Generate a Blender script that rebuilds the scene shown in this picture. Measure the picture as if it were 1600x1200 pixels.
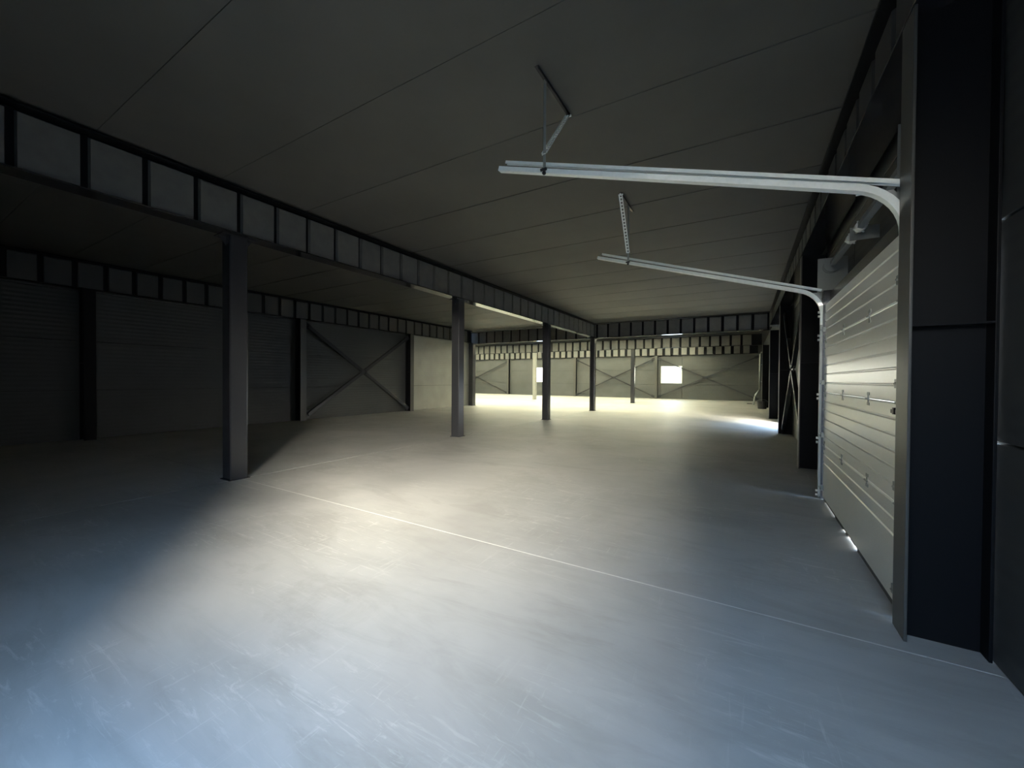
import bpy, bmesh, math, random
from mathutils import Vector, Matrix
random.seed(7)
sc = bpy.context.scene
COL = sc.collection
for o in list(bpy.data.objects):
    bpy.data.objects.remove(o)

# ------------------------------------------------------------------ camera
F_PX = 617.07
cam_d = bpy.data.cameras.new('camera')
cam_d.sensor_fit = 'HORIZONTAL'
cam_d.sensor_width = 36.0
cam_d.lens = F_PX / 1600.0 * 36.0
cam_d.clip_start = 0.05
cam_d.clip_end = 400
cam = bpy.data.objects.new('camera', cam_d)
COL.objects.link(cam)
R = Matrix(((0.8611564698, -0.0113866038, 0.5082124356),
            (0.5082961694, 0.0061627037, -0.8611602785),
            (0.0066737282, 0.9999161797, 0.0110948193))).to_4x4()
cam.matrix_world = Matrix.Translation((0, 0, 1.55)) @ R
sc.camera = cam

# ------------------------------------------------------------------ world: warm bright horizon, blue above
W = bpy.data.worlds.new('sky')
sc.world = W
W.use_nodes = True
nt = W.node_tree
nt.nodes.clear()
out = nt.nodes.new('ShaderNodeOutputWorld')
bg = nt.nodes.new('ShaderNodeBackground')
tc = nt.nodes.new('ShaderNodeTexCoord')
sep = nt.nodes.new('ShaderNodeSeparateXYZ')
ramp = nt.nodes.new('ShaderNodeValToRGB')
nt.links.new(tc.outputs['Generated'], sep.inputs[0])
nt.links.new(sep.outputs['Z'], ramp.inputs[0])
nt.links.new(ramp.outputs[0], bg.inputs[0])
nt.links.new(bg.outputs[0], out.inputs[0])
els = ramp.color_ramp.elements
els[0].position = 0.0
els[0].color = (1.0, 0.95, 0.82, 1)
els[1].position = 1.0
els[1].color = (0.34, 0.58, 1.0, 1)
e = els.new(0.12); e.color = (0.92, 0.93, 0.90, 1)
e = els.new(0.34); e.color = (0.42, 0.66, 1.0, 1)
bg.inputs[1].default_value = 17.0

# hazy low sun standing behind the camera, over the open loading door
sun_d = bpy.data.lights.new('sun', 'SUN')
sun_d.energy = 75.0
sun_d.color = (1.0, 0.93, 0.78)
sun_d.angle = math.radians(40)
sun = bpy.data.objects.new('sun', sun_d)
COL.objects.link(sun)
el = math.radians(13)
hd = Vector((-0.53, 0.848, 0)).normalized()
direction = Vector((hd.x * math.cos(el), hd.y * math.cos(el), -math.sin(el)))
sun.rotation_euler = direction.to_track_quat('-Z', 'Y').to_euler()

vs = sc.view_settings
vs.view_transform = 'Standard'
vs.look = 'None'
vs.gamma = 1.0
vs.use_curve_mapping = False
vs.exposure = 0.0

# ------------------------------------------------------------------ materials
def mat(name, color, rough=0.5, metal=0.0, spec=0.5):
    m = bpy.data.materials.new(name)
    m.use_nodes = True
    b = m.node_tree.nodes['Principled BSDF']
    b.inputs['Base Color'].default_value = (*color, 1)
    b.inputs['Roughness'].default_value = rough
    b.inputs['Metallic'].default_value = metal
    b.inputs['Specular IOR Level'].default_value = spec
    return m, m.node_tree, b

def noise(nt, scale, detail=4, rough=0.55, vec=None, dist=0.0):
    n = nt.nodes.new('ShaderNodeTexNoise')
    n.inputs['Scale'].default_value = scale
    n.inputs['Detail'].default_value = detail
    n.inputs['Roughness'].default_value = rough
    n.inputs['Distortion'].default_value = dist
    if vec is not None:
        nt.links.new(vec, n.inputs['Vector'])
    return n

def rampn(nt, src, stops):
    r = nt.nodes.new('ShaderNodeValToRGB')
    nt.links.new(src, r.inputs[0])
    el = r.color_ramp.elements
    el[0].position, el[0].color = stops[0][0], (*stops[0][1], 1)
    el[1].position, el[1].color = stops[-1][0], (*stops[-1][1], 1)
    for p, c in stops[1:-1]:
        k = el.new(p); k.color = (*c, 1)
    return r

def mixc(nt, fac, a, b, mode='MIX'):
    m = nt.nodes.new('ShaderNodeMix')
    m.data_type = 'RGBA'
    m.blend_type = mode
    if isinstance(fac, float): m.inputs[0].default_value = fac
    else: nt.links.new(fac, m.inputs[0])
    for i, s in ((6, a), (7, b)):
        if isinstance(s, tuple): m.inputs[i].default_value = (*s, 1)
        else: nt.links.new(s, m.inputs[i])
    return m.outputs[2]

def position(nt, scale=(1, 1, 1), rot=(0, 0, 0)):
    g = nt.nodes.new('ShaderNodeNewGeometry')
    mp = nt.nodes.new('ShaderNodeMapping')
    mp.inputs['Scale'].default_value = scale
    mp.inputs['Rotation'].default_value = rot
    nt.links.new(g.outputs['Position'], mp.inputs[0])
    return mp.outputs[0]

def bump(nt, b, height, strength=0.3, dist=0.01):
    bn = nt.nodes.new('ShaderNodeBump')
    bn.inputs['Strength'].default_value = strength
    bn.inputs['Distance'].default_value = dist
    nt.links.new(height, bn.inputs['Height'])
    nt.links.new(bn.outputs[0], b.inputs['Normal'])

# floated concrete: broad cloudy tone, trowel streaks and pale scuffs
M_CONC, nt, b = mat('floated_concrete', (0.36, 0.35, 0.32), 0.55)
p = position(nt)
n1 = noise(nt, 0.45, 5, 0.6, p, 0.4)
c1 = rampn(nt, n1.outputs[0], [(0.3, (0.30, 0.295, 0.275)), (0.55, (0.38, 0.375, 0.35)), (0.75, (0.44, 0.43, 0.40))])
p2 = position(nt, (0.55, 2.6, 1), (0, 0, 0.5))
n2 = noise(nt, 1.6, 6, 0.65, p2, 1.4)
c2 = rampn(nt, n2.outputs[0], [(0.30, (0.84, 0.84, 0.83)), (0.52, (1, 1, 1)), (0.72, (1.07, 1.07, 1.07))])
c = mixc(nt, 0.8, c1.outputs[0], c2.outputs[0], 'MULTIPLY')
# old damp stains with swirled edges
p5 = position(nt, (0.8, 1.9, 1), (0, 0, -0.35))
n5 = noise(nt, 0.55, 7, 0.68, p5, 1.2)
s5 = rampn(nt, n5.outputs[0], [(0.53, (1, 1, 1)), (0.60, (0.72, 0.70, 0.66)), (0.68, (0.80, 0.78, 0.75))])
c = mixc(nt, 0.32, c, s5.outputs[0], 'MULTIPLY')
# scuffs: pale drag marks in two directions, only where traffic has been
n4 = noise(nt, 0.7, 3, 0.55, p)
s4 = rampn(nt, n4.outputs[0], [(0.46, (0, 0, 0)), (0.60, (1, 1, 1))])
for sc_, rot, lo in (((0.7, 7.0, 1), 0.55, 0.60), ((6.0, 0.6, 1), 0.25, 0.62), ((1.2, 5.0, 1), -0.9, 0.61)):
    p3 = position(nt, sc_, (0, 0, rot))
    n3 = noise(nt, 3.2, 5, 0.7, p3, 0.8)
    s3 = rampn(nt, n3.outputs[0], [(lo - 0.03, (0, 0, 0)), (lo + 0.06, (1, 1, 1))])
    ms = nt.nodes.new('ShaderNodeMath'); ms.operation = 'MULTIPLY'
    nt.links.new(s3.outputs[0], ms.inputs[0]); nt.links.new(s4.outputs[0], ms.inputs[1])
    ms2 = nt.nodes.new('ShaderNodeMath'); ms2.operation = 'MULTIPLY'; ms2.inputs[1].default_value = 0.4
    nt.links.new(ms.outputs[0], ms2.inputs[0])
    c = mixc(nt, ms2.outputs[0], c, (0.58, 0.57, 0.53))
nt.links.new(c, b.inputs['Base Color'])
rr = rampn(nt, n2.outputs[0], [(0.3, (0.42, 0.42, 0.42)), (0.7, (0.62, 0.62, 0.62))])
nt.links.new(rr.outputs[0], b.inputs['Roughness'])
bump(nt, b, n2.outputs[0], 0.25, 0.006)

M_SEAL = mat('joint_filler', (0.55, 0.54, 0.50), 0.7)[0]

# anthracite liner sheet with fine horizontal ribs
def liner(name, col, rough):
    m, nt, b = mat(name, col, rough)
    p = position(nt)
    n = noise(nt, 1.1, 3, 0.5, p)
    r = rampn(nt, n.outputs[0], [(0.3, tuple(v * 0.88 for v in col)), (0.7, tuple(min(1, v * 1.1) for v in col))])
    nt.links.new(r.outputs[0], b.inputs['Base Color'])
    g = nt.nodes.new('ShaderNodeNewGeometry')
    sp = nt.nodes.new('ShaderNodeSeparateXYZ')
    nt.links.new(g.outputs['Position'], sp.inputs[0])
    mm = nt.nodes.new('ShaderNodeMath'); mm.operation = 'MULTIPLY'; mm.inputs[1].default_value = 2 * math.pi / 0.10
    nt.links.new(sp.outputs['Z'], mm.inputs[0])
    sn = nt.nodes.new('ShaderNodeMath'); sn.operation = 'SINE'
    nt.links.new(mm.outputs[0], sn.inputs[0])
    bump(nt, b, sn.outputs[0], 0.25, 0.004)
    return m
M_WALL = liner('shaded_liner_sheet', (0.042, 0.045, 0.044), 0.5)  # liner colour darkened to stand in for shade on the side walls
M_FARW = liner('lit_liner_sheet', (0.068, 0.072, 0.070), 0.5)  # same liner, lightened for the stronger light on the far wall
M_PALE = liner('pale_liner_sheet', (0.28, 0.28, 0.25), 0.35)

M_CEIL, nt, b = mat('dark_roof_panel', (0.10, 0.10, 0.09), 0.6)
p = position(nt)
n = noise(nt, 0.8, 5, 0.6, p)
r = rampn(nt, n.outputs[0], [(0.3, (0.074, 0.074, 0.066)), (0.7, (0.094, 0.093, 0.083))])
nt.links.new(r.outputs[0], b.inputs['Base Color'])
nf = noise(nt, 60, 2, 0.5, p)
bump(nt, b, nf.outputs[0], 0.15, 0.002)

M_SEAM = mat('black_joint', (0.012, 0.012, 0.012), 0.8)[0]

M_STEEL, nt, b = mat('anthracite_painted_steel', (0.032, 0.033, 0.037), 0.22)
p = position(nt)
n = noise(nt, 3, 4, 0.6, p)
r = rampn(nt, n.outputs[0], [(0.3, (0.22, 0.22, 0.22)), (0.7, (0.27, 0.27, 0.27))])
nt.links.new(r.outputs[0], b.inputs['Roughness'])

M_FLANGE = mat('glossy_girder_flange', (0.02, 0.02, 0.022), 0.10, 0.0, 0.9)[0]
M_WEBD = mat('shaded_girder_web', (0.045, 0.046, 0.045), 0.5)[0]  # web paint darkened to carry the shade along the side walls
M_LPOST = mat('pale_painted_steel', (0.30, 0.30, 0.27), 0.35)[0]
M_GREY = mat('grey_painted_steel', (0.06, 0.06, 0.055), 0.4)[0]
M_STEELK = mat('shade_black_steel', (0.006, 0.0065, 0.008), 0.5, 0.0, 0.12)[0]  # near-black colour stands in for shade on column webs and girder recesses
M_WEB, nt, b = mat('girder_web_paint', (0.12, 0.12, 0.11), 0.5)
p = position(nt)
n = noise(nt, 5, 4, 0.6, p)
r = rampn(nt, n.outputs[0], [(0.3, (0.105, 0.105, 0.098)), (0.7, (0.135, 0.135, 0.122))])
nt.links.new(r.outputs[0], b.inputs['Base Color'])

M_GALV, nt, b = mat('galvanised_steel', (0.90, 0.94, 0.90), 0.38, 0.15)
p = position(nt)
n = noise(nt, 22, 3, 0.6, p)
r = rampn(nt, n.outputs[0], [(0.3, (0.86, 0.90, 0.86)), (0.7, (0.94, 0.97, 0.94))])
nt.links.new(r.outputs[0], b.inputs['Base Color'])
M_GALVD = mat('dull_galvanised_steel', (0.30, 0.32, 0.31), 0.45, 0.5)[0]

M_DOOR, nt, b = mat('pale_door_sheet', (0.80, 0.80, 0.72), 0.28)
p = position(nt, (1, 1, 1))
n = noise(nt, 55, 3, 0.55, p)
bump(nt, b, n.outputs[0], 0.35, 0.004)
b.inputs['Coat Weight'].default_value = 0.8; b.inputs['Coat Roughness'].default_value = 0.28
nl = noise(nt, 1.2, 3, 0.5, position(nt))
r = rampn(nt, nl.outputs[0], [(0.3, (0.77, 0.77, 0.69)), (0.7, (0.83, 0.83, 0.75))])
nt.links.new(r.outputs[0], b.inputs['Base Color'])
M_BLACK = mat('black_plastic', (0.015, 0.015, 0.018), 0.4)[0]
M_RUBBER = mat('grey_rubber', (0.10, 0.10, 0.10), 0.7)[0]
M_FRAME = mat('window_frame_white', (0.7, 0.7, 0.68), 0.4)[0]
M_EXT, nt, b = mat('pale_yard_paving', (0.42, 0.39, 0.33), 0.9)
n = noise(nt, 0.7, 5, 0.6, position(nt))
r = rampn(nt, n.outputs[0], [(0.3, (0.36, 0.33, 0.28)), (0.7, (0.48, 0.45, 0.39))])
nt.links.new(r.outputs[0], b.inputs['Base Color'])

M_GLASS = bpy.data.materials.new('window_glass'); M_GLASS.use_nodes = True
nt = M_GLASS.node_tree; nt.nodes.clear()
o_ = nt.nodes.new('ShaderNodeOutputMaterial'); t_ = nt.nodes.new('ShaderNodeBsdfTransparent')
g_ = nt.nodes.new('ShaderNodeBsdfGlossy'); mx = nt.nodes.new('ShaderNodeMixShader'); fr = nt.nodes.new('ShaderNodeFresnel')
t_.inputs[0].default_value = (0.95, 0.97, 0.95, 1); g_.inputs['Roughness'].default_value = 0.02
nt.links.new(fr.outputs[0], mx.inputs[0]); nt.links.new(t_.outputs[0], mx.inputs[1]); nt.links.new(g_.outputs[0], mx.inputs[2]); nt.links.new(mx.outputs[0], o_.inputs[0])

M_ROOFL = bpy.data.materials.new('translucent_rooflight'); M_ROOFL.use_nodes = True
nt = M_ROOFL.node_tree; nt.nodes.clear()
o_ = nt.nodes.new('ShaderNodeOutputMaterial'); t_ = nt.nodes.new('ShaderNodeBsdfTranslucent')
t_.inputs[0].default_value = (0.76, 0.66, 0.47, 1)
nt.links.new(t_.outputs[0], o_.inputs[0])

# ------------------------------------------------------------------ mesh helpers (all coordinates are world metres)
def root_loc(o):
    v = Vector((0, 0, 0))
    while o is not None:
        v += o.location
        o = o.parent
    return v

def box(bm, x0, x1, y0, y1, z0, z1):
    r = bmesh.ops.create_cube(bm, size=1.0)
    for v in r['verts']:
        v.co = Vector(((x0 + x1) / 2 + v.co.x * (x1 - x0), (y0 + y1) / 2 + v.co.y * (y1 - y0), (z0 + z1) / 2 + v.co.z * (z1 - z0)))
    return r['verts']

def bar(bm, a, b, w, h, up=Vector((0, 0, 1))):
    """rectangular bar between two points; w across, h along 'up'"""
    a, b = Vector(a), Vector(b)
    d = (b - a).normalized()
    s = d.cross(Vector(up)).normalized()
    u = s.cross(d).normalized()
    vs = []
    for q in (a, b):
        for i, j in ((-1, -1), (1, -1), (1, 1), (-1, 1)):
            vs.append(bm.verts.new(q + s * (w / 2 * i) + u * (h / 2 * j)))
    for f in ((3, 2, 1, 0), (4, 5, 6, 7), (0, 1, 5, 4), (1, 2, 6, 5), (2, 3, 7, 6), (3, 0, 4, 7)):
        bm.faces.new([vs[k] for k in f])

def tube(bm, pts, r, n=10):
    pts = [Vector(p) for p in pts]
    rings = []
    for i, p in enumerate(pts):
        d = (pts[min(i + 1, len(pts) - 1)] - pts[max(i - 1, 0)]).normalized()
        ref = Vector((0, 0, 1)) if abs(d.z) < 0.9 else Vector((1, 0, 0))
        s = d.cross(ref).normalized(); u = s.cross(d)
        rings.append([bm.verts.new(p + (s * math.cos(2 * math.pi * k / n) + u * math.sin(2 * math.pi * k / n)) * r) for k in range(n)])
    for a, b in zip(rings, rings[1:]):
        for k in range(n):
            bm.faces.new((a[k], a[(k + 1) % n], b[(k + 1) % n], b[k]))
    bm.faces.new(rings[0][::-1]); bm.faces.new(rings[-1])

def sweep(bm, pts, prof, side):
    """sweep a closed profile [(s,u)...] along pts; s runs along the fixed vector 'side'"""
    pts = [Vector(p) for p in pts]; side = Vector(side)
    rings = []
    for i, p in enumerate(pts):
        d = (pts[min(i + 1, len(pts) - 1)] - pts[max(i - 1, 0)]).normalized()
        u = side.cross(d).normalized()
        rings.append([bm.verts.new(p + side * s + u * t) for s, t in prof])
    n = len(prof)
    for a, b in zip(rings, rings[1:]):
        for k in range(n):
            bm.faces.new((a[k], a[(k + 1) % n], b[(k + 1) % n], b[k]))
    bm.faces.new(rings[0][::-1]); bm.faces.new(rings[-1])

def prism(bm, prof, axis, a0, a1):
    """extrude a closed 2-D profile along x, y or z"""
    def P(q, t):
        return {'x': (t, q[0], q[1]), 'y': (q[0], t, q[1]), 'z': (q[0], q[1], t)}[axis]
    A = [bm.verts.new(P(q, a0)) for q in prof]
    B = [bm.verts.new(P(q, a1)) for q in prof]
    n = len(prof)
    for k in range(n):
        bm.faces.new((A[k], A[(k + 1) % n], B[(k + 1) % n], B[k]))
    bm.faces.new(A[::-1]); bm.faces.new(B)

def obj(name, bm, m, parent=None, bevel=0.0, smooth=False, loc=None):
    bmesh.ops.recalc_face_normals(bm, faces=bm.faces[:])
    off = root_loc(parent)
    if parent is None and loc is not None:
        off = Vector(loc)
    for v in bm.verts:
        v.co -= off
    me = bpy.data.meshes.new(name)
    bm.to_mesh(me); bm.free()
    if smooth:
        for f in me.polygons: f.use_smooth = True
    me.materials.append(m)
    o = bpy.data.objects.new(name, me)
    COL.objects.link(o)
    if parent is not None: o.parent = parent
    elif loc is not None: o.location = loc
    if bevel:
        md = o.modifiers.new('bevel', 'BEVEL'); md.width = bevel; md.segments = 2; md.limit_method = 'ANGLE'
    return o

def boxobj(name, dims, m, parent=None, bevel=0.0):
    bm = bmesh.new(); box(bm, *dims)
    return obj(name, bm, m, parent, bevel)

def thing(name, label, cat, loc, group=None):
    o = bpy.data.objects.new(name, None); COL.objects.link(o)
    o.empty_display_size = 0.2
    o.location = loc
    o['label'] = label; o['category'] = cat; o['kind'] = 'thing'
    if group: o['group'] = group
    return o

def struct(name, loc=(0, 0, 0), label=None):
    o = bpy.data.objects.new(name, None); COL.objects.link(o)
    o.location = loc
    o['kind'] = 'structure'
    if label: o['label'] = label
    return o

def copy_to(src, parent, loc):
    c = src.copy(); COL.objects.link(c); c.parent = parent; c.location = loc
    return c

# ------------------------------------------------------------------ main dimensions
XR, XL, XW = 1.20, -14.13, -30.0           # inner faces: right wall, left wall, west end of the far wing
YN, YA, YB, YF = -0.70, 19.35, 27.60, 35.90  # near wall, beam A, beam B, far wall
ZC, ZG = 4.42, 3.69                          # ceiling underside, girder underside
FR = [3.07, 8.49, 13.92]                     # frame lines along the hall

# ------------------------------------------------------------------ ground outside and floor
bm = bmesh.new(); box(bm, -160, 160, -160, 160, -0.40, -0.30)
g = obj('ground', bm, M_EXT); g['kind'] = 'structure'
bm = bmesh.new(); box(bm, -2.9, 14, -2.95, -2.70, -0.30, 2.45); box(bm, -2.9, 14, -2.99, -2.66, 2.45, 2.53)  # added unseen wall, keeps the sun off the near floor
yw = obj('wall_sun_blocker', bm, M_EXT, None, 0.01); yw['kind'] = 'structure'

wo = struct('wall_sky_blocker')  # added unseen block outside, cuts sky light reaching the right side
boxobj('wall_core', (-14, -2.95, -22, -0.95, -0.30, 6.5), M_WALL, wo, 0.02)
floor = struct('floor')
sub = boxobj('subfloor', (XW - 0.3, XR + 0.9, YN - 0.9, YF + 0.3, -0.30, -0.06), M_SEAM, floor)
JX, JY, JW = -6.66, 3.10, 0.004
xs = [(XW - 0.3, JX - 0.009), (JX + 0.009, XR + 0.9)]
ys = [(YN - 0.9, JY - JW), (JY + JW, YF + 0.3)]
for x0, x1 in xs:
    for y0, y1 in ys:
        boxobj('concrete_slab', (x0, x1, y0, y1, -0.06, 0.0), M_CONC, floor, 0.003)
boxobj('joint_strip', (JX + JW, XR - 0.3, JY - JW, JY + JW, -0.06, -0.0005), M_SEAL, floor)

# ------------------------------------------------------------------ ceiling
ceil = struct('ceiling')
def deck(x0, x1, y0, y1):
    boxobj('roof_deck', (x0, x1, y0, y1, ZC + 0.03, ZC + 0.16), M_SEAM, ceil)
deck(XL - 0.3, XR + 0.3, YN - 0.3, YA)
PW = 1.27
y = 19.30
k = 0
while y > YN:
    y0 = max(y - PW, YN)
    gp = 0.0025 if y < 4.5 else 0.009
    boxobj('roof_panel', (XL - 0.2, XR + 0.15, y0 + gp, y - gp, ZC, ZC + 0.031), M_CEIL, ceil, gp * 0.6)
    y -= PW
# wing roof beyond the first cross beam: dark deck with translucent sheets let in
RL = [(-29.0 + 2.9 * i, -26.4 + 2.9 * i) for i in range(9)]
for (y0, y1) in ((YA + 0.5, 26.2), (28.6, 35.4)):
    px = XW - 0.3
    for (a, c_) in RL:
        deck(px, a, y0, y1)
        boxobj('rooflight_sheet', (a, c_, y0, y1, ZC + 0.08, ZC + 0.10), M_ROOFL, ceil)
        px = c_
    deck(px, XR + 0.3, y0, y1)
for (y0, y1) in ((YA, YA + 0.5), (26.2, 28.6), (35.4, YF + 0.3)):
    deck(XW - 0.3, XR + 0.3, y0, y1)

# ------------------------------------------------------------------ walls, laid up from horizontal liner panels
ROWS = [(0.0, 1.22), (1.22, 2.44), (2.44, 3.66), (3.66, ZC + 0.03)]
def panels_x(wall, x, sign, y0, y1, rows=ROWS, m=None):
    """panels on a wall lying in x = const; the inner face is at x, thickness goes to sign"""
    for z0, z1 in rows:
        a, c_ = sorted((x, x + sign * 0.06))
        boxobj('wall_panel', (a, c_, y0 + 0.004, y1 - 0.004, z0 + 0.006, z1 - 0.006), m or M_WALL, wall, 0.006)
def panels_y(wall, y, sign, x0, x1, rows=ROWS, m=None):
    for z0, z1 in rows:
        a, c_ = sorted((y, y + sign * 0.06))
        boxobj('wall_panel', (x0 + 0.004, x1 - 0.004, a, c_, z0 + 0.006, z1 - 0.006), m or M_WALL, wall, 0.006)

# right wall: closed loading door in its second bay, a half-raised one far back
wr = struct('wall_right')
DY0, DY1, DZ = 3.42, 6.66, 2.62
def core_x(wall, x0, x1, y0, y1, z0, z1):
    boxobj('wall_core', (x0, x1, y0, y1, z0, z1), M_SEAM, wall)
core_x(wr, XR + 0.055, XR + 0.2, YN - 0.2, DY0, -0.06, ZC + 0.1)
core_x(wr, XR + 0.055, XR + 0.2, DY0, DY1, DZ, ZC + 0.1)
core_x(wr, XR + 0.055, XR + 0.2, DY1, 15.0, -0.06, ZC + 0.1)
core_x(wr, XR + 0.055, XR + 0.2, 15.0, 17.6, 1.45, ZC + 0.1)
core_x(wr, XR + 0.055, XR + 0.2, 17.6, YF + 0.2, -0.06, ZC + 0.1)
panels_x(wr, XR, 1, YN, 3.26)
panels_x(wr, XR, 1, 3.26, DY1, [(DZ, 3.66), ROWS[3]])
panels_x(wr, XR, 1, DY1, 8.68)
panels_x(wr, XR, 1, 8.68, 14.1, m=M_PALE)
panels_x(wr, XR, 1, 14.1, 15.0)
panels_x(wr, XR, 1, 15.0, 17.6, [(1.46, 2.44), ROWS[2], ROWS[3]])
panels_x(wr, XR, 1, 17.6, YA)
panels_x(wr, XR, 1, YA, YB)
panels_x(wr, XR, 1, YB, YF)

wl = struct('wall_left')
core_x(wl, XL - 0.2, XL - 0.055, YN - 0.2, YA - 0.35, -0.06, ZC + 0.1)
for a, c_ in ((YN, FR[0]), (FR[0], FR[1]), (FR[1], FR[2]), (FR[2], YA - 0.35)):
    if a == FR[2]:
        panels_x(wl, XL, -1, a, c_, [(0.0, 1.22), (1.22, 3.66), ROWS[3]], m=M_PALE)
    else:
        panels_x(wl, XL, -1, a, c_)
# wing: return wall and west end
wt = struct('wall_wing')
boxobj('wall_core', (XW - 0.2, XL - 0.2, YA - 0.55, YA - 0.41, -0.06, ZC + 0.1), M_SEAM, wt)
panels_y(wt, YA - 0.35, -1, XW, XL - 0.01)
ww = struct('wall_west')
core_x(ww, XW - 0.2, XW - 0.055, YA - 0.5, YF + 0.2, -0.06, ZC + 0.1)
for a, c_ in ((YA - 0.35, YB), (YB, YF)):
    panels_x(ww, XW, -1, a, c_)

# far wall with two windows
wf = struct('wall_far')
WINS = [(-18.55, -16.85), (-6.27, -4.57)]
WZ0, WZ1 = 1.31, 2.80
cx = XW - 0.2
for a, c_ in WINS:
    boxobj('wall_core', (cx, a, YF + 0.055, YF + 0.2, -0.06, ZC + 0.1), M_SEAM, wf)
    boxobj('wall_core', (a, c_, YF + 0.055, YF + 0.2, -0.06, WZ0), M_SEAM, wf)
    boxobj('wall_core', (a, c_, YF + 0.055, YF + 0.2, WZ1, ZC + 0.1), M_SEAM, wf)
    cx = c_
boxobj('wall_core', (cx, XR + 0.2, YF + 0.055, YF + 0.2, -0.06, ZC + 0.1), M_SEAM, wf)
FX = [XW, -21.55, -14.05, -6.62, XR]
for a, c_ in zip(FX, FX[1:]):
    w = [q for q in WINS if a < q[0] < c_]
    if not w:
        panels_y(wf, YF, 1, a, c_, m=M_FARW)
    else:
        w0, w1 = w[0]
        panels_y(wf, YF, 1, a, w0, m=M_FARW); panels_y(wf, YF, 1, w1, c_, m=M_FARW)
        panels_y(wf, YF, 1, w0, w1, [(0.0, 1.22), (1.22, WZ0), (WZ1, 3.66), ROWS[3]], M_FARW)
for n_, (a, c_) in enumerate(WINS):
    wn = struct('window_%d' % (n_ + 1), ((a + c_) / 2, YF, WZ0), ['bright square window behind the third column', 'bright square window in the right part of far wall'][n_])
    bm = bmesh.new()
    t = 0.07
    box(bm, a, c_, YF - 0.02, YF + 0.20, WZ0, WZ0 + t); box(bm, a, c_, YF - 0.02, YF + 0.20, WZ1 - t, WZ1)
    box(bm, a, a + t, YF - 0.02, YF + 0.20, WZ0 + t, WZ1 - t); box(bm, c_ - t, c_, YF - 0.02, YF + 0.20, WZ0 + t, WZ1 - t)
    obj('window_frame', bm, M_FRAME, wn)
    boxobj('pane', (a + t, c_ - t, YF + 0.09, YF + 0.10, WZ0 + t, WZ1 - t), M_GLASS, wn)

# near wall, open loading door beside and behind the camera
wnr = struct('wall_near')
OX0, OX1, OZ = -2.15, 1.0, 3.25
for (a, c_, z0, z1) in ((XL - 0.2, OX0, -0.06, ZC + 0.1), (OX1, XR + 0.2, -0.06, ZC + 0.1), (OX0, OX1, OZ, ZC + 0.1)):
    boxobj('wall_core', (a, c_, YN - 0.2, YN - 0.055, z0, z1), M_SEAM, wnr)
panels_y(wnr, YN, -1, XL, OX0); panels_y(wnr, YN, -1, OX1, XR)
panels_y(wnr, YN, -1, OX0, OX1, [(OZ, 3.66), ROWS[3]])

# ------------------------------------------------------------------ corrugated-web girders
def girder(label, axis, line, a0, a1, pitch, width=0.24, face=1, group=None, phase=0.0, z0=ZG, z1=ZC - 0.03, cat='girder', mw=None, groove=0.085):
    """axis 'y': runs along y at x = line; face: side (+1/-1) on which the web boxes stand out"""
    loc = (line, a0, z0) if axis == 'y' else (a0, line, z0)
    g = thing('roof_girder', label, cat, loc, group)
    def B(s0, s1, t0, t1, za, zb):
        s0, s1 = sorted((s0, s1))
        return (line + s0, line + s1, t0, t1, za, zb) if axis == 'y' else (t0, t1, line + s0, line + s1, za, zb)
    boxobj('bottom_flange', B(-width / 2, width / 2, a0, a1, z0, z0 + 0.018), M_FLANGE, g)
    boxobj('top_flange', B(-width / 2, width / 2, a0, a1, z1 - 0.022, z1), M_STEELK, g, 0.003)
    boxobj('web', B(-0.012, 0.012, a0, a1, z0 + 0.018, z1 - 0.03), M_STEELK, g)
    # one bevelled trapezoid panel, shared by every bay of the web
    bm = bmesh.new()
    L, D = pitch - groove, 0.06
    za, zb = z0 + 0.022, z1 - 0.05
    prof = [(-L / 2, 0), (-L / 2 + 0.012, D), (L / 2 - 0.012, D), (L / 2, 0)]
    def P(t, s, z):
        return Vector((s * face, t, z)) if axis == 'y' else Vector((t, s * face, z))
    lo = [bm.verts.new(P(t, s + 0.012, za)) for t, s in prof]
    hi = [bm.verts.new(P(t, s + 0.012, zb - (0.03 if 0 < i < 3 else 0))) for i, (t, s) in enumerate(prof)]
    for k in range(4):
        bm.faces.new((lo[k], lo[(k + 1) % 4], hi[(k + 1) % 4], hi[k]))
    bm.faces.new(lo[::-1]); bm.faces.new(hi)
    bmesh.ops.recalc_face_normals(bm, faces=bm.faces[:])
    me = bpy.data.meshes.new('web_panel'); bm.to_mesh(me); bm.free(); me.materials.append(mw or M_WEB)
    for v in me.vertices: v.co.z -= z0
    t = a0 + pitch / 2 + phase
    while t + L / 2 < a1:
        o = bpy.data.objects.new('web_panel', me); COL.objects.link(o); o.parent = g
        o.location = (0, t - a0, 0) if axis == 'y' else (t - a0, 0, 0)
        t += pitch
    return g

girder('long dark girder on the row of free-standing columns, bottom flange glossy', 'y', -6.64, -0.55, YA - 0.14, 0.5385, 0.28, 1, phase=0.37, groove=0.062)
girder('dark cross girder over the fourth free-standing column, ending the main ceiling', 'x', YA, XL - 0.6, 0.83, 0.5585, 0.25, -1, phase=0.46, groove=0.10, z0=3.665)
girder('second cross girder farther back, over the pale post and thin column', 'x', YB, XW + 0.1, 0.83, 0.5700, 0.25, -1, phase=0.05, groove=0.125)
girder('girder along the top of the far wall above the windows', 'x', YF - 0.13, XW + 0.1, 0.83, 0.64, 0.22, -1, phase=0.2, groove=0.22)
girder('dark girder along the top of the right wall above the closed door', 'y', 0.98, -0.55, YA - 0.14, 0.5385, 0.30, -1, phase=0.17, z0=3.77, mw=M_WEBD)
girder('dark girder along the top of the left wall over its cross brace', 'y', XL + 0.16, -0.55, YA - 0.5, 0.5385, 0.24, 1, phase=0.17, mw=M_WEBD)

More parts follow.
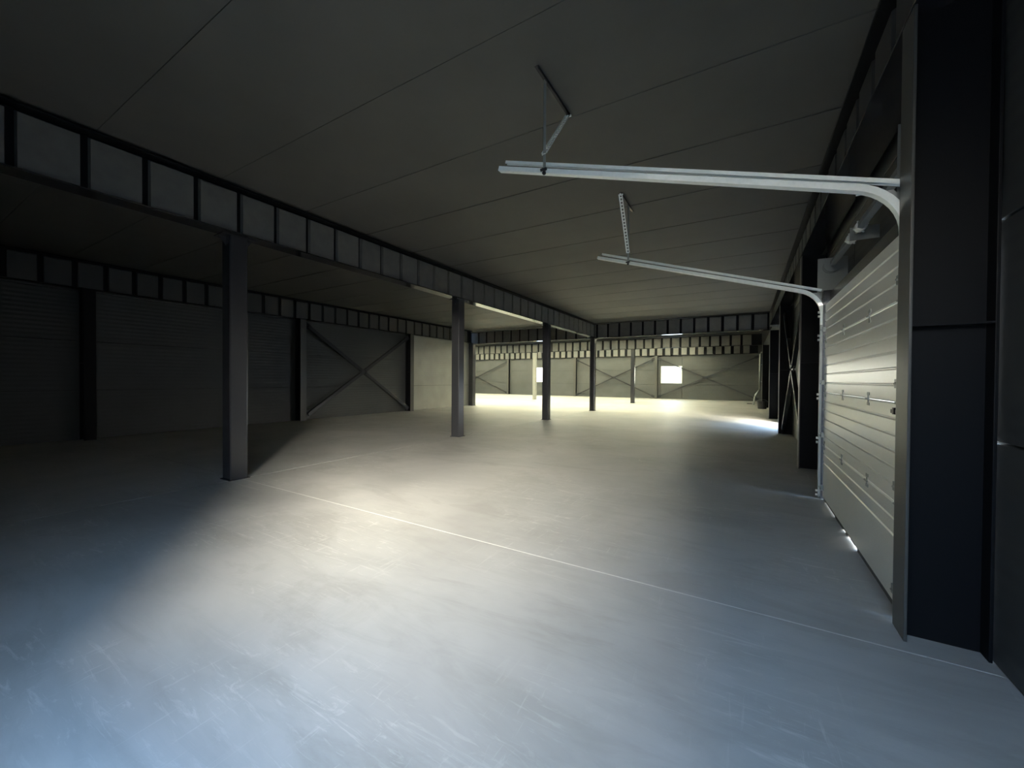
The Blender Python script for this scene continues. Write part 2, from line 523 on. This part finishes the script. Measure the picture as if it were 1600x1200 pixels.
# ------------------------------------------------------------------ columns
def box_column(label, x, y, w=0.25, top=ZG, group=None, gusset=True, m=None):
    m = m or M_STEEL
    t = thing('steel_column', label, 'column', (x, y, 0), group)
    r = 0.022
    prof = []
    for cx_, cy_, a0 in ((1, 1, 0), (-1, 1, 90), (-1, -1, 180), (1, -1, 270)):
        for k in range(4):
            a = math.radians(a0 + 30 * k)
            prof.append((x + cx_ * (w / 2 - r) + r * math.cos(a), y + cy_ * (w / 2 - r) + r * math.sin(a)))
    bm = bmesh.new(); prism(bm, prof, 'z', 0.012, top - 0.014)
    obj('shaft', bm, m, t)
    boxobj('base_plate', (x - w / 2 - 0.02, x + w / 2 + 0.02, y - w / 2 - 0.02, y + w / 2 + 0.02, 0, 0.012), M_STEEL, t)
    boxobj('head_plate', (x - w / 2 - 0.015, x + w / 2 + 0.015, y - w / 2 - 0.10, y + w / 2 + 0.10, top - 0.014, top), M_STEEL, t)
    if gusset:
        for s in (-1, 1):
            bm = bmesh.new()
            q = [(y + s * w / 2, top - 0.014), (y + s * (w / 2 + 0.10), top - 0.014), (y + s * w / 2, top - 0.15)]
            prism(bm, q, 'x', x - 0.006, x + 0.006)
            obj('gusset', bm, M_STEEL, t)
    return t
GC = 'free-standing columns under the long girder'
box_column('nearest free-standing square steel column, left in the hall', -6.76, 3.07, group=GC)
box_column('second free-standing dark column, where the flange above turns bright', -6.72, 8.49, group=GC)
box_column('third free-standing dark column, half hiding a bright window', -6.66, 13.92, group=GC)
box_column('fourth free-standing dark column, at the corner of the two girders', -6.66, YA, group=GC, top=3.665)
box_column('thin far column standing alone between fourth column and bright window', -6.62, 27.50, group='columns under the second cross girder', gusset=False)
box_column('pale far post just left of the third column and its window', -14.30, 27.75, group='columns under the second cross girder', gusset=False, m=M_LPOST)
box_column('dark column at the free end of the left wall', -13.93, 18.95, 0.30, 3.665, gusset=False)

def i_column(label, x_in, x_out, y, top, w=0.20, group=None, axis='x', mf=None):
    mf = mf or M_GREY
    """I-section column whose flanges face along x (or along y when axis = 'y')"""
    def B(a0, a1, b0, b1, z0, z1):
        a0, a1 = sorted((a0, a1))
        return (a0, a1, b0, b1, z0, z1) if axis == 'x' else (b0, b1, a0, a1, z0, z1)
    t = thing('wall_column', label, 'column', (x_in, y, 0) if axis == 'x' else (y, x_in, 0), group)
    s = 1 if x_out > x_in else -1
    boxobj('flange', B(x_in, x_in + s * 0.016, y - w / 2, y + w / 2, 0, top), mf, t, 0.003)
    boxobj('flange', B(x_out - s * 0.016, x_out, y - w / 2, y + w / 2, 0, top), M_STEELK, t, 0.003)
    boxobj('web', B(x_in + s * 0.016, x_out - s * 0.016, y - 0.006, y + 0.006, 0, top), M_STEELK, t)
    boxobj('stiffener', B(x_in + s * 0.016, x_out - s * 0.016, y - w / 2 + 0.005, y + w / 2 - 0.005, 1.88, 1.892), M_STEELK, t)
    return t
GR = 'columns against the right wall'
RY = [3.317, 8.72, 14.12, 19.53]
i_column('large near column in the right foreground beside the closed door', 0.832, XR - 0.005, RY[0], 3.77, 0.206, GR)
i_column('right wall column at the far edge of the closed door', 0.832, XR - 0.005, RY[1], 3.77, 0.20, GR)
i_column('right wall column at the far end of the cross brace', 0.86, XR - 0.005, RY[2], 3.77, 0.20, GR)
i_column('dark right wall column under the end of the first cross girder', 0.86, XR - 0.005, RY[3], 3.665, 0.20, GR)
i_column('far right column with a black bucket at its foot', 0.86, XR - 0.005, YB, ZG, 0.20, GR)
GL = 'columns against the left wall'
i_column('left wall column nearest the camera, lost in darkness', XL + 0.34, XL + 0.005, FR[0], ZG, 0.22, GL, mf=M_STEELK)  # inner flange blackened, its shade is in the colour
i_column('left wall column at the near end of the left cross brace', XL + 0.34, XL + 0.005, FR[1], ZG, 0.22, GL)
i_column('left wall column between cross brace and pale lit panels', XL + 0.34, XL + 0.005, FR[2], ZG, 0.22, GL)
GFAR = 'columns against the far wall'
for x, l in ((-21.55, 'far wall column at the right end of the leftmost far brace'),
             (-14.05, 'far wall column left of the middle far brace'),
             (-6.62, 'far wall column just left of the right bright window')):
    i_column(l, YF - 0.30, YF - 0.005, x, ZG, 0.22, GFAR, axis='y')

# ------------------------------------------------------------------ cross braces
def cross_brace(label, plane, pos, a0, a1, z0, z1, w=0.09, m=M_STEEL):
    """two crossing hollow struts in the plane x = pos ('x') or y = pos ('y')"""
    def P(a, z): return Vector((pos, a, z)) if plane == 'x' else Vector((a, pos, z))
    nrm = Vector((1, 0, 0)) if plane == 'x' else Vector((0, 1, 0))
    t = thing('cross_brace', label, 'brace', P((a0 + a1) / 2, z0), 'cross braces on the walls')
    c_ = P((a0 + a1) / 2, (z0 + z1) / 2)
    for q in (P(a0, z0), P(a1, z0), P(a0, z1), P(a1, z1)):
        bm = bmesh.new()
        d = (c_ - q).normalized()
        bar(bm, q + d * 0.10, c_ - d * 0.10, w, w, nrm)
        obj('strut', bm, m, t, 0.006)
    for q in (P(a0, z0), P(a1, z0), P(a0, z1), P(a1, z1)):
        bm = bmesh.new()
        d = (c_ - q).normalized()
        bar(bm, q - d * 0.06, q + d * 0.24, 0.20, 0.012, nrm)
        obj('end_plate', bm, m, t)
    bm = bmesh.new()
    h = Vector((0, 1, 0)) if plane == 'x' else Vector((1, 0, 0))
    bar(bm, c_ - h * 0.19, c_ + h * 0.19, 0.20, 0.03, nrm)
    obj('gusset_plate', bm, m, t, 0.004)
    return t
cross_brace('tall narrow-looking cross brace between right wall columns', 'x', 0.97, 8.95, 13.95, 0.12, 3.55, 0.09)
cross_brace('cross brace on the dark left wall between two columns', 'x', XL + 0.22, FR[1] + 0.15, FR[2] - 0.18, 0.15, 3.52, 0.12)
cross_brace('far cross brace in the wall bay right of the bright window', 'y', YF - 0.18, -6.45, 0.85, 0.15, 3.45, 0.09)
cross_brace('far cross brace in the bay behind the fourth free-standing column', 'y', YF - 0.18, -13.88, -6.78, 0.15, 3.45, 0.09)
cross_brace('leftmost far cross brace, seen beside the end of left wall', 'y', YF - 0.18, -29.4, -21.70, 0.15, 3.45, 0.09)

# ------------------------------------------------------------------ closed sectional door on the right
XD = 0.893
door = struct('door_1', (XD, 5.05, 0), 'closed pale sectional overhead door with horizontal ribs')
edges = [0.035, 0.725, 1.41, 2.10, 2.565]
PITCH = 0.1135
for i, (z0, z1) in enumerate(zip(edges, edges[1:])):
    prof = [(XD + 0.042, z0 + 0.002), (XD + 0.010, z0 + 0.002), (XD, z0 + 0.012)]
    gz = z1 - PITCH
    gs = []
    while gz > z0 + 0.06:
        if not (i == 0 and gz < 0.40): gs.append(gz)
        gz -= PITCH
    for gz in reversed(gs):
        prof += [(XD, gz - 0.011), (XD + 0.008, gz - 0.003), (XD + 0.008, gz + 0.003), (XD, gz + 0.011)]
    prof += [(XD, z1 - 0.012), (XD + 0.010, z1 - 0.002), (XD + 0.042, z1 - 0.002)]
    bm = bmesh.new(); prism(bm, prof, 'y', 3.51, 6.53)
    s_ = obj('door_section', bm, M_DOOR, door)
    if i:
        for hy in (3.60, 4.37, 5.38, 6.44):
            bm = bmesh.new()
            box(bm, XD - 0.004, XD, hy - 0.035, hy + 0.035, z0 + 0.03, z0 + 0.055)
            box(bm, XD - 0.004, XD, hy - 0.035, hy + 0.035, z0 - 0.055, z0 - 0.03)
            box(bm, XD - 0.006, XD - 0.001, hy - 0.010, hy + 0.010, z0 - 0.03, z0 + 0.03)
            tube(bm, [(XD - 0.010, hy - 0.04, z0), (XD - 0.010, hy + 0.04, z0)], 0.007, 8)
            obj('hinge', bm, M_GALVD, s_)
    for hy in (3.56, 6.50):
        bm = bmesh.new()
        box(bm, XD - 0.03, XD, hy - 0.03, hy + 0.03, z0 + 0.10, z0 + 0.16)
        tube(bm, [(XD - 0.035, hy, z0 + 0.13), (XD - 0.035, hy + (0.09 if hy > 5 else -0.06), z0 + 0.13)], 0.008, 8)
        obj('roller_bracket', bm, M_GALVD, s_)
# ragged rubber seal under the lowest section, daylight showing through its gaps
bm = bmesh.new()
y = 3.51
while y < 6.53:
    L = random.uniform(0.10, 0.25)
    y2 = min(y + L, 6.53)
    gap = 0.0
    if 4.55 < y < 5.75: gap = random.choice((0.018, 0.024, 0.0))
    elif 5.75 < y < 6.3: gap = random.choice((0.012, 0.0, 0.0))
    box(bm, XD + 0.008, XD + 0.036, y, y2, 0.0 + gap, 0.036)
    y = y2
obj('bottom_seal', bm, M_RUBBER, door)
# lock latch on the second section
bm = bmesh.new()
box(bm, XD - 0.012, XD, 3.60, 3.74, 1.335, 1.36); box(bm, XD - 0.02, XD, 3.64, 3.67, 1.33, 1.375)
obj('latch', bm, M_BLACK, door)
# side frames carrying the door
for y0 in (3.435, 6.565):
    d = 1 if y0 > 5 else -1
    bm = bmesh.new()
    box(bm, XD - 0.02, XR, min(y0, y0 + d * 0.10) if d > 0 else y0 - 0.02, max(y0, y0 + d * 0.10) if d > 0 else y0, 0, 2.75)
    obj('side_frame', bm, M_STEEL, door)
boxobj('lintel_frame', (XD + 0.05, XR, 3.45, 6.56, 2.60, 2.72), M_STEEL, door, 0.004)

# ------------------------------------------------------------------ overhead tracks of the door
def door_track(label, yv, yd, za):
    """yd = +1/-1: side on which the hanger brace runs along the ceiling"""
    t = thing('door_track', label, 'track', (0.85, yv, 0), 'overhead tracks of the closed door')
    A = Vector((-2.20, yv, za)); B = Vector((0.63, yv, za - 0.875))       # sloping lower rail, follows the roof
    d = (B - A).normalized()
    nrm = Vector((-d.z, 0, d.x)) * -1
    if nrm.z < 0: nrm = -nrm
    Cp = [(-0.030, -0.022), (0.030, -0.022), (0.030, -0.010), (0.004, -0.010), (0.004, 0.010), (0.030, 0.010), (0.030, 0.022), (-0.030, 0.022)]
    # lower rail with the bend down to the door
    pts = [A, B]
    c0 = B; ang0 = math.atan2(d.z, d.x); rad = 0.34
    cen = B + Vector((math.sin(ang0), 0, -math.cos(ang0))) * rad
    n = 9
    for k in range(1, n + 1):
        a = ang0 + (-math.pi / 2 - ang0) * k / n
        pts.append(cen + Vector((-math.sin(a), 0, math.cos(a))) * rad)
    xe = pts[-1].x
    pts.append(Vector((xe, yv, 2.30)))
    bm = bmesh.new(); sweep(bm, pts, Cp, (0, 1, 0)); obj('lower_rail', bm, M_GALV, t)
    # flat upper rail
    up = nrm * 0.068
    A2, B2 = A + up + d * 0.06, Vector((0.84, yv, B.z + d.z / d.x * 0.26)) + up
    bm = bmesh.new(); sweep(bm, [A2, B2], [(-0.022, -0.014), (0.022, -0.014), (0.022, 0.014), (0.014, 0.014), (0.014, -0.006), (-0.014, -0.006), (-0.014, 0.014), (-0.022, 0.014)], (0, 1, 0))
    obj('upper_rail', bm, M_GALV, t)
    # curved plate joining rails at the bend
    bm = bmesh.new()
    arc = [p + Vector((0, 0.026, 0)) for p in pts[1:2 + n]]
    top = [Vector((p.x + 0.0, p.y, min(B2.z - 0.02, p.z + 0.055 + 0.10 * i / n))) for i, p in enumerate(arc)]
    lo = [bm.verts.new(p) for p in arc]; hi = [bm.verts.new(p) for p in top]
    for k in range(len(lo) - 1): bm.faces.new((lo[k], lo[k + 1], hi[k + 1], hi[k]))
    r_ = bmesh.ops.extrude_face_region(bm, geom=bm.faces[:])
    for v in r_['geom']:
        if isinstance(v, bmesh.types.BMVert): v.co.y += 0.004
    obj('bend_plate', bm, M_GALVD, t)
    # vertical rail and angle beside the door leaf
    bm = bmesh.new(); sweep(bm, [(xe, yv, 2.30), (xe, yv, 0.03)], Cp, (0, 1, 0)); obj('vertical_rail', bm, M_GALVD, t)
    bm = bmesh.new()
    ya = yv + (0.06 if yd < 0 else 0.036)
    box(bm, xe - 0.01, xe + 0.055, ya - 0.003, ya + 0.003, 0.0, 2.55)
    obj('rail_angle', bm, M_GALVD, t)
    for z in (2.47, 2.16, 1.38, 0.80, 0.10) if yd < 0 else ():
        bm = bmesh.new()
        tube(bm, [(xe - 0.045, yv, z), (xe - 0.015, yv, z)], 0.016, 8)
        tube(bm, [(xe - 0.045, yv, z - 0.055), (xe - 0.015, yv, z - 0.055)], 0.016, 8)
        obj('bolt', bm, M_GALV, t)
    # hanger: upright angle, perforated brace and a short angle on the ceiling
    hx = -1.675
    hz = A.z + d.z / d.x * (hx - A.x)
    bm = bmesh.new()
    yh = yv - 0.036
    box(bm, hx - 0.014, hx + 0.014, yh - 0.004, yh, hz - 0.03, ZC); box(bm, hx - 0.014, hx - 0.010, yh - 0.004, yh + 0.018, hz + 0.08, ZC)
    obj('hanger_rod', bm, M_GALVD, t)
    y2 = yv + yd * 0.53
    bm = bmesh.new(); tube(bm, [(hx - 0.03, yh - 0.02, hz), (hx + 0.03, yh - 0.02, hz)], 0.014, 8)
    tube(bm, [(hx, yh - 0.018, hz - 0.03), (hx, yh + 0.0, hz - 0.03)], 0.018, 6)
    obj('clamp', bm, M_BLACK, t)
    # brace: two flanges and rungs leave a row of slots
    P0 = Vector((hx, yh - 0.006, hz + 0.155)); P1 = Vector((hx, y2, ZC - 0.02))
    dd = (P1 - P0).normalized()
    bm = bmesh.new()
    for s in (-0.020, 0.020):
        bar(bm, P0 + Vector((s, 0, 0)), P1 + Vector((s, 0, 0)), 0.012, 0.004, dd.cross(Vector((1, 0, 0))))
    nL = int((P1 - P0).length / 0.05)
    for k in range(nL + 1):
        q = P0 + (P1 - P0) * (k / nL)
        bar(bm, q - dd * 0.010, q + dd * 0.010, 0.028, 0.004, dd.cross(Vector((1, 0, 0))))
    bar(bm, P0 + Vector((-0.026, 0, 0)), P1 + Vector((-0.026, 0, 0)), 0.004, 0.026, dd.cross(Vector((1, 0, 0))))
    obj('perforated_brace', bm, M_GALV, t)
    bm = bmesh.new()
    ya, yb = sorted((yv - yd * 0.22, y2 + yd * 0.02))
    box(bm, hx - 0.02, hx + 0.02, ya, yb, ZC - 0.005, ZC - 0.0005); box(bm, hx + 0.015, hx + 0.02, ya, yb, ZC - 0.035, ZC - 0.005)
    obj('ceiling_angle', bm, M_STEEL, t)
    bm = bmesh.new(); tube(bm, [P1 + Vector((-0.03, 0, -0.01)), P1 + Vector((0.035, 0, -0.01))], 0.012, 8); obj('bolt', bm, M_GALV, t)
    return t
door_track('long bright galvanised overhead track nearest the camera', 3.458, 1, 3.715)
door_track('farther dull overhead track sloping down to the door edge', 6.60, -1, 3.65)

# torsion shaft over the door
ts = thing('torsion_shaft', 'torsion spring shaft with springs above the closed door', 'spring shaft', (1.0, 5.0, 3.10))
bm = bmesh.new(); tube(bm, [(1.0, 3.42, 3.14), (1.0, 7.0, 3.14)], 0.014, 10); obj('shaft', bm, M_GALVD, ts, smooth=True)
for y0, y1 in ((3.95, 5.25), (5.75, 6.75)):
    bm = bmesh.new()
    n = int((y1 - y0) / 0.016)
    pts = []
    for k in range(n * 5):
        a = 2 * math.pi * k / 5
        pts.append((1.0 + 0.038 * math.cos(a), y0 + (y1 - y0) * k / (n * 5), 3.14 + 0.038 * math.sin(a)))
    tube(bm, pts, 0.0065, 4)
    obj('spring', bm, M_GALVD, ts)
for yy in (5.30, 5.70):
    bm = bmesh.new(); tube(bm, [(1.0, yy - 0.04, 3.14), (1.0, yy + 0.04, 3.14)], 0.05, 12)
    obj('spring_cone', bm, M_GALV, ts)
    for a in range(4):
        bm = bmesh.new()
        q = Vector((1.0 + 0.05 * math.cos(a * 1.57 + .4), yy, 3.14 + 0.05 * math.sin(a * 1.57 + .4)))
        tube(bm, [q, q + (q - Vector((1.0, yy, 3.14))) * 0.3], 0.009, 6); obj('set_bolt', bm, M_GALV, ts)
boxobj('bearing_plate', (0.95, 1.19, 5.495, 5.505, 3.06, 3.20), M_GALVD, ts)
for yy in (3.52, 6.90):
    bm = bmesh.new(); tube(bm, [(1.0, yy - 0.05, 3.14), (1.0, yy - 0.035, 3.14)], 0.09, 16); tube(bm, [(1.0, yy - 0.035, 3.14), (1.0, yy + 0.035, 3.14)], 0.07, 16); tube(bm, [(1.0, yy + 0.035, 3.14), (1.0, yy + 0.05, 3.14)], 0.09, 16)
    obj('cable_drum', bm, M_GALVD, ts)
    bm = bmesh.new(); box(bm, 0.86, 1.19, yy + 0.07, yy + 0.076, 2.72, 3.27)
    obj('end_plate', bm, M_GALVD, ts)

# ------------------------------------------------------------------ small things at the far right
dp = thing('downpipe', 'grey pipe with a kinked foot beside the far right column', 'pipe', (0.62, 30.2, 0))
bm = bmesh.new(); tube(bm, [(1.05, 30.2, 3.45), (0.87, 30.2, 3.40), (0.82, 30.2, 3.30), (0.82, 30.2, 1.05), (0.78, 30.2, 0.95), (0.57, 30.2, 0.62), (0.54, 30.2, 0.52), (0.50, 30.2, 0.0)], 0.05, 10)
obj('pipe', bm, M_GALVD, dp, smooth=True)
for z in (2.6, 1.5):
    boxobj('pipe_clip', (0.75, 1.19, 30.13, 30.27, z, z + 0.04), M_GALVD, dp)
bk = thing('bucket', 'small black bucket on the floor at the far right column', 'bucket', (0.84, 26.3, 0))
bm = bmesh.new()
n = 18
rings = []
for r_, z in ((0.0, 0.01), (0.21, 0.0), (0.25, 0.40), (0.265, 0.40), (0.265, 0.42), (0.24, 0.42), (0.20, 0.03), (0.0, 0.03)):
    rings.append([bm.verts.new((0.84 + max(r_, 0.001) * math.cos(2 * math.pi * k / n), 26.3 + max(r_, 0.001) * math.sin(2 * math.pi * k / n), z)) for k in range(n)])
for a, c_ in zip(rings, rings[1:]):
    for k in range(n): bm.faces.new((a[k], a[(k + 1) % n], c_[(k + 1) % n], c_[k]))
obj('body', bm, M_BLACK, bk, smooth=False)
bm = bmesh.new()
tube(bm, [(0.84 + 0.27 * math.cos(a), 26.3, 0.39 + 0.13 * math.sin(a)) for a in [math.pi * k / 10 for k in range(11)]], 0.006, 6)
obj('handle', bm, M_GALVD, bk)
bm = bmesh.new()
box(bm, 0.12, 0.42, 31.3, 31.42, 0.0, 0.04); box(bm, 0.2, 0.3, 31.26, 31.32, 0.0, 0.03)
oc = obj('timber_offcut', bm, M_BLACK, loc=(0.27, 31.36, 0))
oc['label'] = 'small dark offcut lying on the bright far floor'; oc['category'] = 'offcut'; oc['kind'] = 'thing'
